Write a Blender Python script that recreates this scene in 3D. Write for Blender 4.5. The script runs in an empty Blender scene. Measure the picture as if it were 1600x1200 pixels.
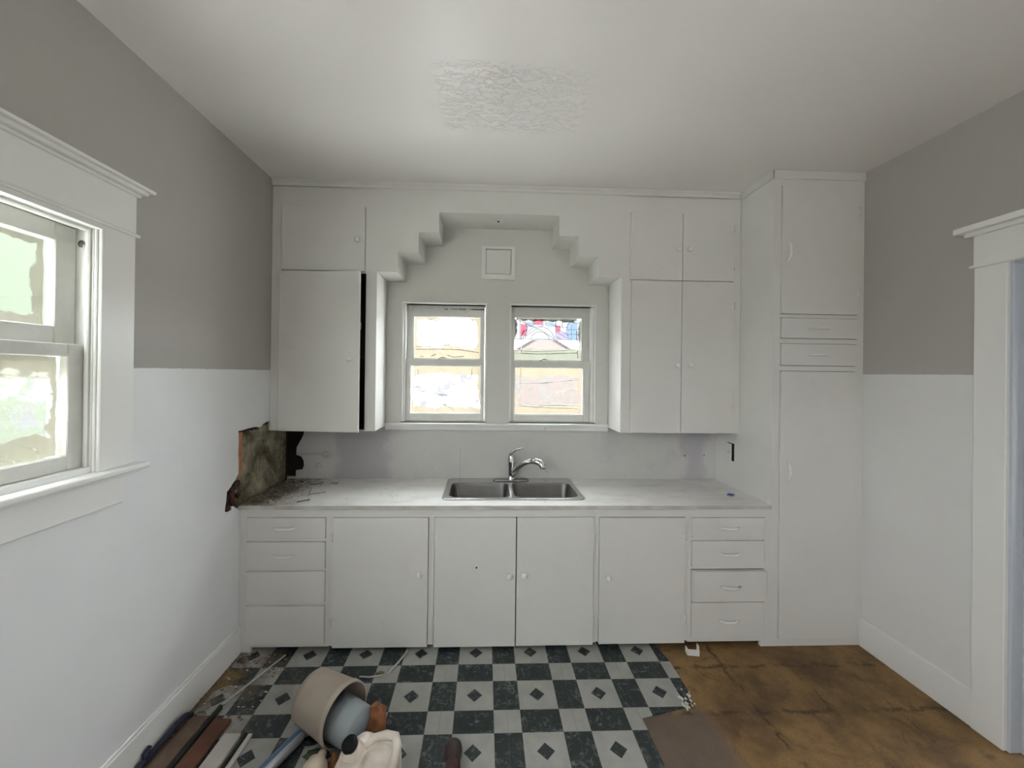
import bpy, bmesh, math, random
from mathutils import Vector, Matrix, noise
random.seed(7)
S = bpy.context.scene
COL = S.collection
# ------------------------------------------------------------------ camera
RX = (0.999263, -0.036388, 0.012200)
cam_d = bpy.data.cameras.new('camera'); cam = bpy.data.objects.new('camera', cam_d); COL.objects.link(cam)
yaw, pitch, roll = .0364, .0026, .0122
fw = Vector((math.sin(yaw)*math.cos(pitch), math.cos(yaw)*math.cos(pitch), math.sin(pitch)))
rt = Vector((math.cos(yaw), -math.sin(yaw), 0)); up = rt.cross(fw)
r2 = rt*math.cos(roll)+up*math.sin(roll); u2 = up*math.cos(roll)-rt*math.sin(roll)
m = Matrix((r2, u2, -fw)).transposed().to_4x4(); m.translation = (0, -2.4454, 1.7585)
cam.matrix_world = m
cam_d.sensor_fit = 'HORIZONTAL'; cam_d.sensor_width = 36; cam_d.lens = 600.633/1600*36
cam_d.shift_x = 19.95/1600; cam_d.shift_y = -18.418/1600; cam_d.clip_start = .02
S.camera = cam
S.view_settings.view_transform = 'Standard'; S.view_settings.look = 'None'; S.view_settings.gamma = 1
S.view_settings.use_curve_mapping = False
S.view_settings.exposure = 0.52
try:
    S.cycles.use_denoising = True
    S.cycles.max_bounces = 14; S.cycles.diffuse_bounces = 8; S.cycles.transparent_max_bounces = 16
    S.cycles.sample_clamp_indirect = 30
except Exception: pass
# ------------------------------------------------------------------ world (bright overcast sky)
W = bpy.data.worlds.new('overcast_sky'); S.world = W; W.use_nodes = True
nt = W.node_tree; nt.nodes.clear()
SKY = 17.0
o_ = nt.nodes.new('ShaderNodeOutputWorld'); b_ = nt.nodes.new('ShaderNodeBackground')
tc = nt.nodes.new('ShaderNodeTexCoord'); sp = nt.nodes.new('ShaderNodeSeparateXYZ'); rp = nt.nodes.new('ShaderNodeValToRGB')
rp.color_ramp.elements[0].position = 0.0; rp.color_ramp.elements[0].color = (.35, .36, .34, 1)
rp.color_ramp.elements[1].position = 0.06; rp.color_ramp.elements[1].color = (.93, .97, 1.0, 1)
nt.links.new(tc.outputs['Generated'], sp.inputs[0]); nt.links.new(sp.outputs['Z'], rp.inputs[0])
nt.links.new(rp.outputs[0], b_.inputs[0]); b_.inputs[1].default_value = SKY
nt.links.new(b_.outputs[0], o_.inputs[0])
def portal(name, loc, rot, sx, sy):
    l = bpy.data.lights.new(name, 'AREA'); l.shape = 'RECTANGLE'; l.size = sx; l.size_y = sy
    l.cycles.is_portal = True
    o = bpy.data.objects.new(name, l); COL.objects.link(o); o.location = loc; o.rotation_euler = rot
    return o
sd = bpy.data.lights.new('sun', 'SUN'); sd.energy = 55; sd.angle = .02; sd.color = (1, .985, .96)
sun = bpy.data.objects.new('sun', sd); COL.objects.link(sun); sun.rotation_euler = Vector((-.15, -1, 1.75)).to_track_quat('Z', 'Y').to_euler()
# ------------------------------------------------------------------ measures
XL, P, XR = -1.5126, 1.8731, 2.4897
U, B, C, Zu, K = .3193, .6155, 3.1065, 1.336, .9197
YR = -4.7           # rear wall
PI = math.pi
# portals: light arrives only through the openings of the room, real and added
portal('daylight_portal', (-.3225, B+.163, 1.836), (-PI/2, 0, 0), .645, .928)
portal('daylight_portal', (.536, B+.163, 1.836), (-PI/2, 0, 0), .672, .928)
portal('daylight_portal', (XL-.163, -1.2825, 1.836), (0, -PI/2, 0), .928, .755)
portal('daylight_portal', (XL-.163, -3.85, 1.95), (0, -PI/2, 0), 1.4, 1.2)
portal('daylight_portal', (XR+.133, -3.85, 2.05), (0, PI/2, 0), .9, .5)
portal('daylight_portal', (4.303, -1.15, 1.55), (0, PI/2, 0), .7, .6)
# ------------------------------------------------------------------ materials
def mat(name, col, rough=.5, metal=0, spec=.5, bump=0, bscale=40, var=0, vscale=3, col2=None, trans=0, coat=0):
    m = bpy.data.materials.new(name); m.use_nodes = True; n = m.node_tree.nodes; l = m.node_tree.links
    p = n['Principled BSDF']; p.inputs['Roughness'].default_value = rough; p.inputs['Metallic'].default_value = metal
    p.inputs['Specular IOR Level'].default_value = spec
    p.inputs['Base Color'].default_value = (*col, 1)
    t = n.new('ShaderNodeTexCoord')
    if coat: p.inputs['Coat Weight'].default_value = coat
    if var or col2:
        z = n.new('ShaderNodeTexNoise'); z.inputs['Scale'].default_value = vscale; z.inputs['Detail'].default_value = 6
        l.new(t.outputs['Object'], z.inputs['Vector'])
        r = n.new('ShaderNodeValToRGB'); r.color_ramp.elements[0].position = .35; r.color_ramp.elements[1].position = .65
        c2 = col2 if col2 else tuple(c*(1-var) for c in col)
        r.color_ramp.elements[0].color = (*c2, 1); r.color_ramp.elements[1].color = (*col, 1)
        l.new(z.outputs['Fac'], r.inputs[0]); l.new(r.outputs[0], p.inputs['Base Color'])
    if bump:
        z = n.new('ShaderNodeTexNoise'); z.inputs['Scale'].default_value = bscale; z.inputs['Detail'].default_value = 4
        l.new(t.outputs['Object'], z.inputs['Vector'])
        b = n.new('ShaderNodeBump'); b.inputs['Strength'].default_value = bump; b.inputs['Distance'].default_value = .004
        l.new(z.outputs['Fac'], b.inputs['Height']); l.new(b.outputs[0], p.inputs['Normal'])
    return m
class NG:
    """tiny node-graph helper"""
    def __init__(s, name):
        s.m = bpy.data.materials.new(name); s.m.use_nodes = True; s.n = s.m.node_tree.nodes; s.l = s.m.node_tree.links
        s.p = s.n['Principled BSDF']; s.out = s.n['Material Output']
        g = s.n.new('ShaderNodeNewGeometry'); s.pos = g.outputs['Position']
        x = s.n.new('ShaderNodeSeparateXYZ'); s.l.new(s.pos, x.inputs[0]); s.x, s.y, s.z = x.outputs
        s.obj = s.n.new('ShaderNodeTexCoord').outputs['Object']
    def put(s, sock, v):
        if isinstance(v, (int, float)): sock.default_value = v
        elif isinstance(v, tuple): sock.default_value = (*v, 1) if len(v) == 3 else v
        else: s.l.new(v, sock)
    def math(s, op, a, b=0, c=0):
        k = s.n.new('ShaderNodeMath'); k.operation = op
        for i, v in enumerate((a, b, c)): s.put(k.inputs[i], v)
        return k.outputs[0]
    def mix(s, f, a, b):
        k = s.n.new('ShaderNodeMix'); k.data_type = 'RGBA'
        s.put(k.inputs[0], f); s.put(k.inputs[6], a); s.put(k.inputs[7], b); return k.outputs[2]
    def noise(s, scale, detail=5, vec=None, rough=.6, dist=0):
        k = s.n.new('ShaderNodeTexNoise'); k.inputs['Scale'].default_value = scale; k.inputs['Detail'].default_value = detail
        k.inputs['Roughness'].default_value = rough; k.inputs['Distortion'].default_value = dist
        s.l.new(vec if vec is not None else s.pos, k.inputs['Vector']); return k.outputs['Fac']
    def scaled(s, sx, sy, sz):
        k = s.n.new('ShaderNodeVectorMath'); k.operation = 'MULTIPLY'; s.l.new(s.pos, k.inputs[0]); k.inputs[1].default_value = (sx, sy, sz); return k.outputs[0]
    def step(s, v, lo, hi):
        k = s.n.new('ShaderNodeMapRange'); k.interpolation_type = 'SMOOTHSTEP'; s.put(k.inputs[0], v)
        k.inputs[1].default_value = lo; k.inputs[2].default_value = hi; return k.outputs[0]
    def band(s, v, lo, hi, e=.01):
        return s.math('MULTIPLY', s.step(v, lo-e, lo+e), s.math('SUBTRACT', 1, s.step(v, hi-e, hi+e)))
    def bump(s, h, st=.3, d=.003):
        b = s.n.new('ShaderNodeBump'); b.inputs['Strength'].default_value = st; b.inputs['Distance'].default_value = d
        s.put(b.inputs['Height'], h); s.l.new(b.outputs[0], s.p.inputs['Normal'])
    def fin(s, col, rough=.5, spec=.5):
        s.put(s.p.inputs['Base Color'], col); s.put(s.p.inputs['Roughness'], rough); s.p.inputs['Specular IOR Level'].default_value = spec
        return s.m
M = {}
def cab_paint(name, base, smudge):
    g = NG(name)
    a = g.noise(2.2, 6); b = g.noise(9, 5)
    c = g.mix(g.math('MULTIPLY', g.step(a, .45, .75), .5), base, smudge)
    c = g.mix(g.math('MULTIPLY', g.step(b, .62, .8), .25), c, tuple(v*.8 for v in smudge))
    g.bump(g.noise(60, 3, g.scaled(1, 1, .35)), .25, .002)
    return g.fin(c, .42, .45)
M['cab'] = cab_paint('white_cabinet_paint', (.70, .695, .67), (.64, .625, .59))
M['trim'] = mat('white_trim_paint', (.76, .76, .74), .38, bump=.2, bscale=30)
M['sash'] = mat('white_sash_paint', (.66, .66, .62), .42, bump=.35, bscale=40, var=.06, vscale=20)
def wallm(name, zsplit, grey, white, rough):
    g = NG(name)
    n = g.math('MULTIPLY', g.math('SUBTRACT', g.noise(30, 2), .5), .008)
    f = g.step(g.math('ADD', g.z, n), zsplit-.002, zsplit+.002)
    v = g.noise(1.5, 4)
    w = g.mix(g.step(v, .35, .7), white, tuple(c*.95 for c in white))
    g.bump(g.noise(12, 5), .25, .006)
    return g.fin(g.mix(f, w, grey), g.math('ADD', rough, g.math('MULTIPLY', f, .3)), .4)
GREY = (.40, .385, .36)
M['wall_l'] = wallm('left_wall_paint', 1.762, GREY, (.74, .75, .76), .33)
M['wall_r'] = wallm('right_wall_paint', 1.780, (.415, .40, .375), (.71, .71, .70), .45)
M['wall_w'] = mat('white_wall_paint', (.62, .62, .585), .5, bump=.2, bscale=15)
M['wall_far'] = mat('rear_wall_paint', (.6, .58, .56), .6)
g = NG('ceiling_paint')
pm = g.math('MULTIPLY', g.band(g.x, -.22, .47, .05), g.band(g.y, -.76, -.33, .05))
rg = g.noise(26, 7, g.scaled(.6, 1.6, 1), .7, 1.2)
g.bump(g.math('ADD', g.math('MULTIPLY', g.math('MULTIPLY', pm, g.step(rg, .5, .58)), 2.0), g.math('MULTIPLY', g.noise(7, 4), .5)), .45, .005)
M['ceil'] = g.fin(g.mix(g.math('MULTIPLY', pm, g.math('MULTIPLY', g.step(rg, .52, .66), .5)), (.80, .78, .765), (.88, .87, .86)), .36, .45)  # scratches in the patch are lightened in colour for their glints
# subfloor: worn brown hardboard with the ghost of old tile joints
g = NG('brown_subfloor')
wob = g.math('MULTIPLY', g.math('SUBTRACT', g.noise(11, 9, None, .75), .5), .13)
def joint(ax, c, w): return g.math('SUBTRACT', 1, g.step(g.math('ABSOLUTE', g.math('SUBTRACT', g.math('ADD', ax, wob), c)), w*.2, w))
j = joint(g.x, 1.46, .016)
for ax, c, w in ((g.x, 1.86, .010), (g.x, 2.2, .006), (g.y, -.17, .020), (g.y, -.48, .018), (g.y, -.83, .014)):
    j = g.math('MAXIMUM', j, g.math('MULTIPLY', joint(ax, c, w), .75))
j = g.math('MULTIPLY', j, g.step(g.noise(9, 7), .42, .56))
big = g.noise(2.4, 7, None, .65); fine = g.noise(90, 4)
c = g.mix(g.step(big, .35, .68), (.12, .07, .032), (.30, .18, .068))
c = g.mix(g.math('MULTIPLY', g.step(g.noise(13, 6), .45, .8), .55), c, (.30, .18, .075))
c = g.mix(g.math('MULTIPLY', g.step(g.noise(4.5, 9, None, .75, 1.5), .54, .66), .55), c, (.075, .045, .028))
c = g.mix(g.math('MULTIPLY', g.step(fine, .35, .7), .3), c, (.09, .055, .03))
gp = g.math('MULTIPLY', g.math('SUBTRACT', 1, g.step(g.math('ADD', g.x, wob), 1.12, 1.26)), g.math('SUBTRACT', 1, g.step(g.math('ADD', g.y, wob), -.50, -.44)))
c = g.mix(g.math('MULTIPLY', gp, .8), c, (.125, .10, .085))
c = g.mix(g.math('MULTIPLY', j, .85), c, (.04, .022, .012))
g.bump(g.math('SUBTRACT', g.noise(25, 6), g.math('MULTIPLY', j, .8)), .5, .006)
M['sub'] = g.fin(c, .62, .3)
# checked sheet flooring
g = NG('checked_marble_linoleum')
PX, PY, X0, Y0, BW, BH = .341, .3175, .5435, -.4405, .2035, .189
ux = g.math('MODULO', g.math('ADD', g.math('SUBTRACT', g.x, X0), PX*20), PX)
uy = g.math('MODULO', g.math('ADD', g.math('SUBTRACT', g.y, Y0), PY*20), PY)
inx = g.math('LESS_THAN', ux, BW); iny = g.math('LESS_THAN', uy, BH)
both = g.math('MULTIPLY', inx, iny); nei = g.math('MULTIPLY', g.math('SUBTRACT', 1, inx), g.math('SUBTRACT', 1, iny))
light = g.math('ADD', both, nei)
dia = g.math('LESS_THAN', g.math('ADD', g.math('ABSOLUTE', g.math('SUBTRACT', ux, BW/2)), g.math('ABSOLUTE', g.math('SUBTRACT', uy, BH/2))), .042)
dark = g.math('MAXIMUM', g.math('SUBTRACT', 1, light), g.math('MULTIPLY', both, dia))
vein = g.noise(22, 8, None, .72, 1.6)
dk = g.mix(g.step(vein, .5, .72), (.018, .026, .027), (.17, .20, .19))
lt = g.mix(g.step(g.noise(10, 6), .3, .7), (.30, .30, .28), (.35, .35, .325))
sx = g.math('LESS_THAN', g.math('ABSOLUTE', g.math('SUBTRACT', g.math('MODULO', g.math('ADD', g.math('SUBTRACT', g.x, X0+BW+.0685), PX*20+.002), PX), .002)), .0012)
c = g.mix(dark, lt, dk)
c = g.mix(g.math('MULTIPLY', sx, .45), c, (.12, .11, .1))
dirt = g.math('MULTIPLY', g.math('SUBTRACT', 1, g.step(g.x, -1.5, -.9)), g.step(g.noise(9, 6), .42, .62))
dirt = g.math('MAXIMUM', g.math('MULTIPLY', dirt, .75), g.math('MULTIPLY', g.step(g.noise(5, 7), .6, .78), .35))
c = g.mix(dirt, c, (.15, .115, .08))
g.bump(g.noise(40, 4), .12, .002)
M['lino'] = g.fin(c, .48, .4)
# worktop
g = NG('worn_white_laminate')
n1 = g.noise(5, 7, g.scaled(1, 2.2, 1)); n2 = g.noise(30, 6)
c = g.mix(g.math('MULTIPLY', g.step(n1, .45, .72), .6), (.80, .79, .77), (.60, .59, .575))
lf = g.math('SUBTRACT', 1, g.step(g.math('ADD', g.x, g.math('MULTIPLY', g.noise(6, 5), .35)), -1.28, -.95))
c = g.mix(g.math('MULTIPLY', lf, g.step(n2, .27, .52)), c, (.17, .145, .10))
c = g.mix(g.math('MULTIPLY', g.step(g.noise(120, 2), .72, .78), .7), c, (.2, .16, .12))
g.bump(n2, .15, .002)
M['top'] = g.fin(c, g.math('ADD', .24, g.math('MULTIPLY', n1, .25)), .5)
# splash-back with patches of old lavender paint
g = NG('patchy_splashback_paint')
a = g.noise(2.1, 4); wx = g.math('ADD', g.x, g.math('MULTIPLY', g.math('SUBTRACT', g.noise(4, 4), .5), .3))
lav = g.math('MAXIMUM', g.band(wx, -1.16, -.74, .05), g.band(wx, 1.6, 1.76, .05))
lav = g.math('MAXIMUM', lav, g.math('MULTIPLY', g.step(a, .45, .65), .5))
c = g.mix(g.math('MULTIPLY', lav, .85), (.58, .575, .555), (.44, .425, .455))
c = g.mix(g.math('MULTIPLY', g.step(g.noise(28, 6), .55, .75), .2), c, (.36, .35, .34))
g.bump(g.noise(50, 4), .3, .002)
M['splash'] = g.fin(c, .55, .35)
M['steel'] = mat('brushed_steel', (.24, .235, .23), .42, 1, bump=.08, bscale=120, var=.15, vscale=8)
M['rim'] = mat('polished_steel_rim', (.62, .62, .61), .22, 1)
M['chrome'] = mat('chrome', (.72, .72, .73), .1, 1)
M['chrome_d'] = mat('dull_chrome', (.35, .35, .36), .25, 1)
M['black'] = mat('black_plastic', (.004, .004, .005), .5, spec=.2)
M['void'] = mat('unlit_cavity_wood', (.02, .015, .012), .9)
M['inner'] = mat('shade_dark_interior', (.045, .03, .02), .85)  # near black: the shade inside the units is put into this colour
g = NG('mouldy_old_plaster')
a = g.noise(5, 9, None, .68, .3); b = g.noise(28, 6)
c = g.mix(g.step(a, .34, .64), (.085, .072, .045), (.36, .33, .23))
c = g.mix(g.math('MULTIPLY', g.step(b, .52, .7), .5), c, (.09, .065, .045))
c = g.mix(g.math('MULTIPLY', g.step(g.noise(5, 5), .55, .72), .5), c, (.52, .47, .34))
g.bump(b, .8, .01)
M['mould'] = g.fin(c, .9, .1)
M['rot'] = mat('rotten_red_timber', (.075, .03, .022), .85, bump=1, bscale=30, col2=(.02, .012, .01), vscale=25)
M['stud'] = mat('raw_orange_timber', (.48, .20, .10), .8, bump=.5, bscale=60, var=.3, vscale=20)
M['crumb'] = mat('plaster_crumbs', (.24, .2, .14), .9, col2=(.09, .07, .045), vscale=30)
M['crumb_w'] = mat('white_paint_flakes', (.55, .54, .5), .8)
M['twig'] = mat('dark_splinter', (.09, .065, .05), .9)
M['tan'] = mat('scuffed_tan_plastic', (.30, .245, .20), .5, bump=.15, bscale=20, col2=(.36, .31, .25), vscale=6)
M['greyplastic'] = mat('grey_blue_plastic', (.20, .235, .255), .45, col2=(.26, .29, .30), vscale=5)
M['jug'] = mat('dirty_white_plastic', (.70, .64, .57), .4, bump=.5, bscale=14, col2=(.48, .41, .35), vscale=9)
M['cream'] = mat('cream_plastic', (.56, .48, .38), .45, bump=.3, bscale=20, var=.2, vscale=10)
M['blue'] = mat('blue_label_print', (.06, .12, .22), .4)
M['foil'] = mat('crumpled_silver_wrap', (.45, .46, .50), .28, .6, bump=.9, bscale=35)
M['navy'] = mat('dark_blue_painted_steel', (.018, .022, .05), .45, .2)
M['board_tan'] = mat('weathered_tan_board', (.17, .115, .08), .8, bump=.4, bscale=30, var=.4, vscale=10)
M['board_red'] = mat('red_brown_board', (.15, .06, .035), .75, bump=.4, bscale=30, var=.4, vscale=10)
M['board_dk'] = mat('dark_green_board', (.022, .026, .018), .8, var=.4, vscale=10)
M['board_w'] = mat('white_painted_board', (.52, .50, .46), .6, bump=.3, bscale=30, var=.15, vscale=8)
M['orange'] = mat('rusty_orange_lump', (.30, .115, .045), .8, bump=1, bscale=25, var=.5, vscale=20)
M['brown'] = mat('dark_brown_glass', (.012, .008, .008), .3, col2=(.05, .028, .028), vscale=9)
M['leaf'] = mat('dark_green_plastic', (.03, .045, .02), .6)
M['bluebit'] = mat('blue_scrap', (.05, .10, .28), .5)
M['wtoe'] = mat('shade_toe_board', (.03, .015, .012), .9)  # near black for the shadow under the base units
def clear_glass():
    m = bpy.data.materials.new('window_glass'); m.use_nodes = True; n = m.node_tree.nodes; l = m.node_tree.links
    n.remove(n['Principled BSDF']); t = n.new('ShaderNodeBsdfTransparent'); g_ = n.new('ShaderNodeBsdfGlossy'); g_.inputs['Roughness'].default_value = .03
    x = n.new('ShaderNodeMixShader'); x.inputs[0].default_value = .05
    t.inputs[0].default_value = (.97, .985, .975, 1)
    l.new(t.outputs[0], x.inputs[1]); l.new(g_.outputs[0], x.inputs[2]); l.new(x.outputs[0], n['Material Output'].inputs[0])
    return m
M['glass'] = clear_glass()
def film(name, rect, axis, edge, clear, patch, ew=(.03, .04), bands=(0, 0), clouds=.60):
    """yellowed plastic sheet: clear in the middle, doubled and taped (opaque beige) along its edges"""
    g = NG(name); g.n.remove(g.p)
    a0, a1, z0, z1 = rect; A = g.x if axis == 'x' else g.y
    nz = g.math('MULTIPLY', g.math('SUBTRACT', g.noise(6, 5), .5), .13)
    d = g.math('MINIMUM', g.math('SUBTRACT', A, a0), g.math('SUBTRACT', a1, A))
    d = g.math('MINIMUM', d, g.math('SUBTRACT', g.math('SUBTRACT', z1, g.z), bands[1]))
    d = g.math('MINIMUM', d, g.math('SUBTRACT', g.math('SUBTRACT', g.z, z0), bands[0]))
    d = g.math('ADD', d, nz)
    e = g.math('SUBTRACT', 1, g.step(d, ew[0]*.6, ew[1]*.6))
    cl = g.step(g.noise(8, 8, None, .72, .5), clouds, clouds+.05)
    st = g.math('MULTIPLY', g.step(g.noise(40, 5, g.scaled(1.6, 1.6, .25)), .45, .7), .5)
    edge2 = g.mix(st, edge, tuple(c*.72 for c in edge))
    colr = g.mix(e, patch, edge2)
    f = g.math('MAXIMUM', e, cl)
    t = g.n.new('ShaderNodeBsdfTransparent'); t.inputs[0].default_value = (*clear, 1)
    s = g.n.new('ShaderNodeBsdfTranslucent'); g.l.new(colr, s.inputs[0])
    x = g.n.new('ShaderNodeMixShader'); g.put(x.inputs[0], f); g.l.new(t.outputs[0], x.inputs[1]); g.l.new(s.outputs[0], x.inputs[2])
    g.l.new(x.outputs[0], g.out.inputs[0]); return g.m
LB = 15.0     # how brightly daylight falls on the back of the film
def fc(r, g, b): return (r/LB, g/LB, b/LB)
def tint(name, col):
    m = bpy.data.materials.new(name); m.use_nodes = True; n = m.node_tree.nodes; n.remove(n['Principled BSDF'])
    t = n.new('ShaderNodeBsdfTransparent'); t.inputs[0].default_value = (*col, 1); m.node_tree.links.new(t.outputs[0], n['Material Output'].inputs[0]); return m
# ------------------------------------------------------------------ mesh helpers
ROOT = {}
class MB:
    def __init__(s): s.bm = bmesh.new()
    def _tag(s, n0, smooth):
        s.bm.faces.ensure_lookup_table()
        for f in s.bm.faces[n0:]: f.smooth = smooth
    def box(s, x0, x1, y0, y1, z0, z1, bev=0, seg=1):
        n0 = len(s.bm.faces)
        t = bmesh.new(); bmesh.ops.create_cube(t, size=1)
        for v in t.verts: v.co = Vector(((x0+x1)/2+v.co.x*(x1-x0), (y0+y1)/2+v.co.y*(y1-y0), (z0+z1)/2+v.co.z*(z1-z0)))
        if bev: bmesh.ops.bevel(t, geom=t.edges[:], offset=bev, segments=seg, affect='EDGES', profile=.6)
        s.join(t); s._tag(n0, False); return s
    def join(s, t, M_=None):
        mp = {}
        for v in t.verts: mp[v] = s.bm.verts.new(M_ @ v.co if M_ else v.co)
        for f in t.faces:
            try: q = s.bm.faces.new([mp[v] for v in f.verts]); q.smooth = f.smooth
            except ValueError: pass
        t.free()
    def plate(s, loops, axis, a, b):
        """polygon (first loop) with holes (other loops) in the plane across axis, from a to b"""
        t = bmesh.new(); es = []
        def co(u, v): return Vector((a, u, v)) if axis == 'x' else (Vector((u, a, v)) if axis == 'y' else Vector((u, v, a)))
        for lp in loops:
            vs = [t.verts.new(co(*p)) for p in lp]
            for i in range(len(vs)): es.append(t.edges.new((vs[i], vs[(i+1) % len(vs)])))
        r = bmesh.ops.triangle_fill(t, use_beauty=True, use_dissolve=False, edges=es)
        fs = [f for f in t.faces]
        e = bmesh.ops.extrude_face_region(t, geom=fs)
        d = b-a; dv = Vector((d, 0, 0)) if axis == 'x' else (Vector((0, d, 0)) if axis == 'y' else Vector((0, 0, d)))
        bmesh.ops.translate(t, vec=dv, verts=[v for v in e['geom'] if isinstance(v, bmesh.types.BMVert)])
        bmesh.ops.recalc_face_normals(t, faces=t.faces[:]); s.join(t); return s
    def tube(s, pts, rad, n=12, cap=True, smooth=True):
        n0 = len(s.bm.faces)
        pts = [Vector(p) for p in pts]; rs = rad if isinstance(rad, (list, tuple)) else [rad]*len(pts)
        rings = []; prev = None
        for i, p in enumerate(pts):
            d = (pts[min(i+1, len(pts)-1)]-pts[max(i-1, 0)]).normalized()
            if prev is None: a = d.orthogonal().normalized()
            else: a = (prev-d*prev.dot(d)).normalized()
            prev = a; b = d.cross(a)
            rings.append([s.bm.verts.new(p+(a*math.cos(k*2*PI/n)+b*math.sin(k*2*PI/n))*rs[i]) for k in range(n)])
        for i in range(len(rings)-1):
            for k in range(n): s.bm.faces.new((rings[i][k], rings[i][(k+1) % n], rings[i+1][(k+1) % n], rings[i+1][k]))
        if cap: s.bm.faces.new(rings[0][::-1]); s.bm.faces.new(rings[-1])
        s._tag(n0, smooth); return s
    def lathe(s, prof, origin=(0, 0, 0), axis=(0, 0, 1), n=24):
        n0 = len(s.bm.faces); ax = Vector(axis).normalized(); a = ax.orthogonal().normalized(); b = ax.cross(a); o = Vector(origin)
        rings = []
        for r, h in prof:
            if r < 1e-6: rings.append([s.bm.verts.new(o+ax*h)])
            else: rings.append([s.bm.verts.new(o+ax*h+(a*math.cos(k*2*PI/n)+b*math.sin(k*2*PI/n))*r) for k in range(n)])
        for i in range(len(rings)-1):
            p, q = rings[i], rings[i+1]
            for k in range(n):
                k2 = (k+1) % n
                vs = ([p[0]] if len(p) == 1 else [p[k], p[k2]]) + ([q[0]] if len(q) == 1 else [q[k2], q[k]])
                if len(vs) >= 3: s.bm.faces.new(vs)
        s._tag(n0, True); return s
    def loft(s, loops, cap0=False, cap1=False, smooth=True):
        n0 = len(s.bm.faces); R = [[s.bm.verts.new(p) for p in lp] for lp in loops]; n = len(R[0])
        for i in range(len(R)-1):
            for k in range(n): s.bm.faces.new((R[i][k], R[i][(k+1) % n], R[i+1][(k+1) % n], R[i+1][k]))
        if cap0: s.bm.faces.new(R[0][::-1])
        if cap1: s.bm.faces.new(R[-1])
        s._tag(n0, smooth); return s
    def lump(s, c, r, seed=0, rough=.3, sub=2, flat=False):
        n0 = len(s.bm.faces); t = bmesh.new(); bmesh.ops.create_icosphere(t, subdivisions=sub, radius=1)
        for v in t.verts:
            k = 1+rough*(noise.noise(v.co*1.6+Vector((seed*3.7, seed, 0))))
            v.co = Vector((c[0]+v.co.x*r[0]*k, c[1]+v.co.y*r[1]*k, c[2]+v.co.z*r[2]*k))
        s.join(t); s._tag(n0, not flat); return s
    def out(s, name, m, parent=None, xf=None, mod=None):
        bmesh.ops.recalc_face_normals(s.bm, faces=s.bm.faces[:])
        me = bpy.data.meshes.new(name); off = ROOT.get(parent.name, Vector()) if parent else Vector()
        if xf: s.bm.transform(xf)
        if off.length: bmesh.ops.translate(s.bm, vec=-off, verts=s.bm.verts[:])
        s.bm.to_mesh(me); s.bm.free(); me.materials.append(m)
        o = bpy.data.objects.new(name, me); COL.objects.link(o)
        if parent: o.parent = parent; ROOT[o.name] = off
        return o
def thing(name, label, cat, loc, group=None):
    o = bpy.data.objects.new(name, None); COL.objects.link(o); o.location = loc; ROOT[o.name] = Vector(loc); o.empty_display_size = .05
    if label: o['label'] = label; o['category'] = cat
    if group: o['group'] = group
    return o
def tag(o, label, cat, group=None, kind=None):
    o['label'] = label; o['category'] = cat
    if group: o['group'] = group
    if kind: o['kind'] = kind
    return o
def struct(o): o['kind'] = 'structure'; return o
def rect(u0, u1, v0, v1): return [(u0, v0), (u1, v0), (u1, v1), (u0, v1)]
def rrect(x0, x1, y0, y1, r, z, n=6):
    o = []
    for cx, cy, a in ((x1-r, y1-r, 0), (x0+r, y1-r, PI/2), (x0+r, y0+r, PI), (x1-r, y0+r, 3*PI/2)):
        for k in range(n+1): o.append((cx+r*math.cos(a+k*PI/2/n), cy+r*math.sin(a+k*PI/2/n), z))
    return o
# ================================================================== SETTING
T = .16
SW = (-4.45, -3.25, 1.25, 2.65); SR = (-4.1, -3.6, 1.6, 2.5)       # unseen side windows, added behind the camera for light
WL = (-.645, .0, 1.372, 2.300)     # front windows: x0,x1,z0,z1
WR = (.200, .872, 1.372, 2.300)
notch = [(-1.62, .925), (-1.37, .925), (-1.37, 1.335), (-1.62, 1.335)]
struct(MB().plate([rect(XL-T, XR+T, -.05, C+.05), rect(*WL), rect(*WR), notch], 'y', B, B+T).out('wall_back', M['wall_w']))
LW = (-1.66, -.905, 1.372, 2.300)  # left window: y0,y1,z0,z1
def jag(p, n, amp, seed):
    random.seed(seed); o = []
    for i in range(len(p)):
        a, b = Vector(p[i]), Vector(p[(i+1) % len(p)])
        o.append(tuple(a))
        for k in range(1, n): q = a.lerp(b, k/n); o.append((q.x+random.uniform(-amp, amp), q.y+random.uniform(-amp, amp)))
    return o
torn = jag([(-.02, .90), (-.06, .935), (-.105, .915), (-.138, .925), (-.122, 1.04), (-.05, 1.085), (-.018, 1.115), (-.022, 1.383), (.1, 1.385), (.20, 1.375), (.27, 1.40), (.335, 1.405), (.345, 1.335)], 4, .004, 3)[:-3]
struct(MB().plate([[(YR, -.05), (B, -.05), (B, .90)]+torn+[(B, 1.335), (B, C+.05), (YR, C+.05)], rect(*LW), rect(*SW)], 'x', XL, XL-.022).out('wall_left', M['wall_l']))
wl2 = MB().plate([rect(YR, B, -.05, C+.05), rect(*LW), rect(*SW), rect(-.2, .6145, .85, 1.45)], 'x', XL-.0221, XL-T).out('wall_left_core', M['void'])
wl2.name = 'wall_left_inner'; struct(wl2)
DR = (-1.62, -.722, 0, 2.325)
struct(MB().plate([[(YR, -.05), (DR[0], -.05), (DR[0], DR[3]), (DR[1], DR[3]), (DR[1], -.05), (B, -.05), (B, C+.05), (YR, C+.05)], rect(*SR)], 'x', XR, XR+.13).out('wall_right', M['wall_r']))
struct(MB().plate([rect(XL-T, XR+T, -.05, C+.05)], 'y', YR, YR-.12).out('wall_rear', M['wall_far']))
struct(MB().plate([rect(XL-T, XR+T, YR-.12, B+T)], 'z', C, C+.12).out('ceiling', M['ceil']))
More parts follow.
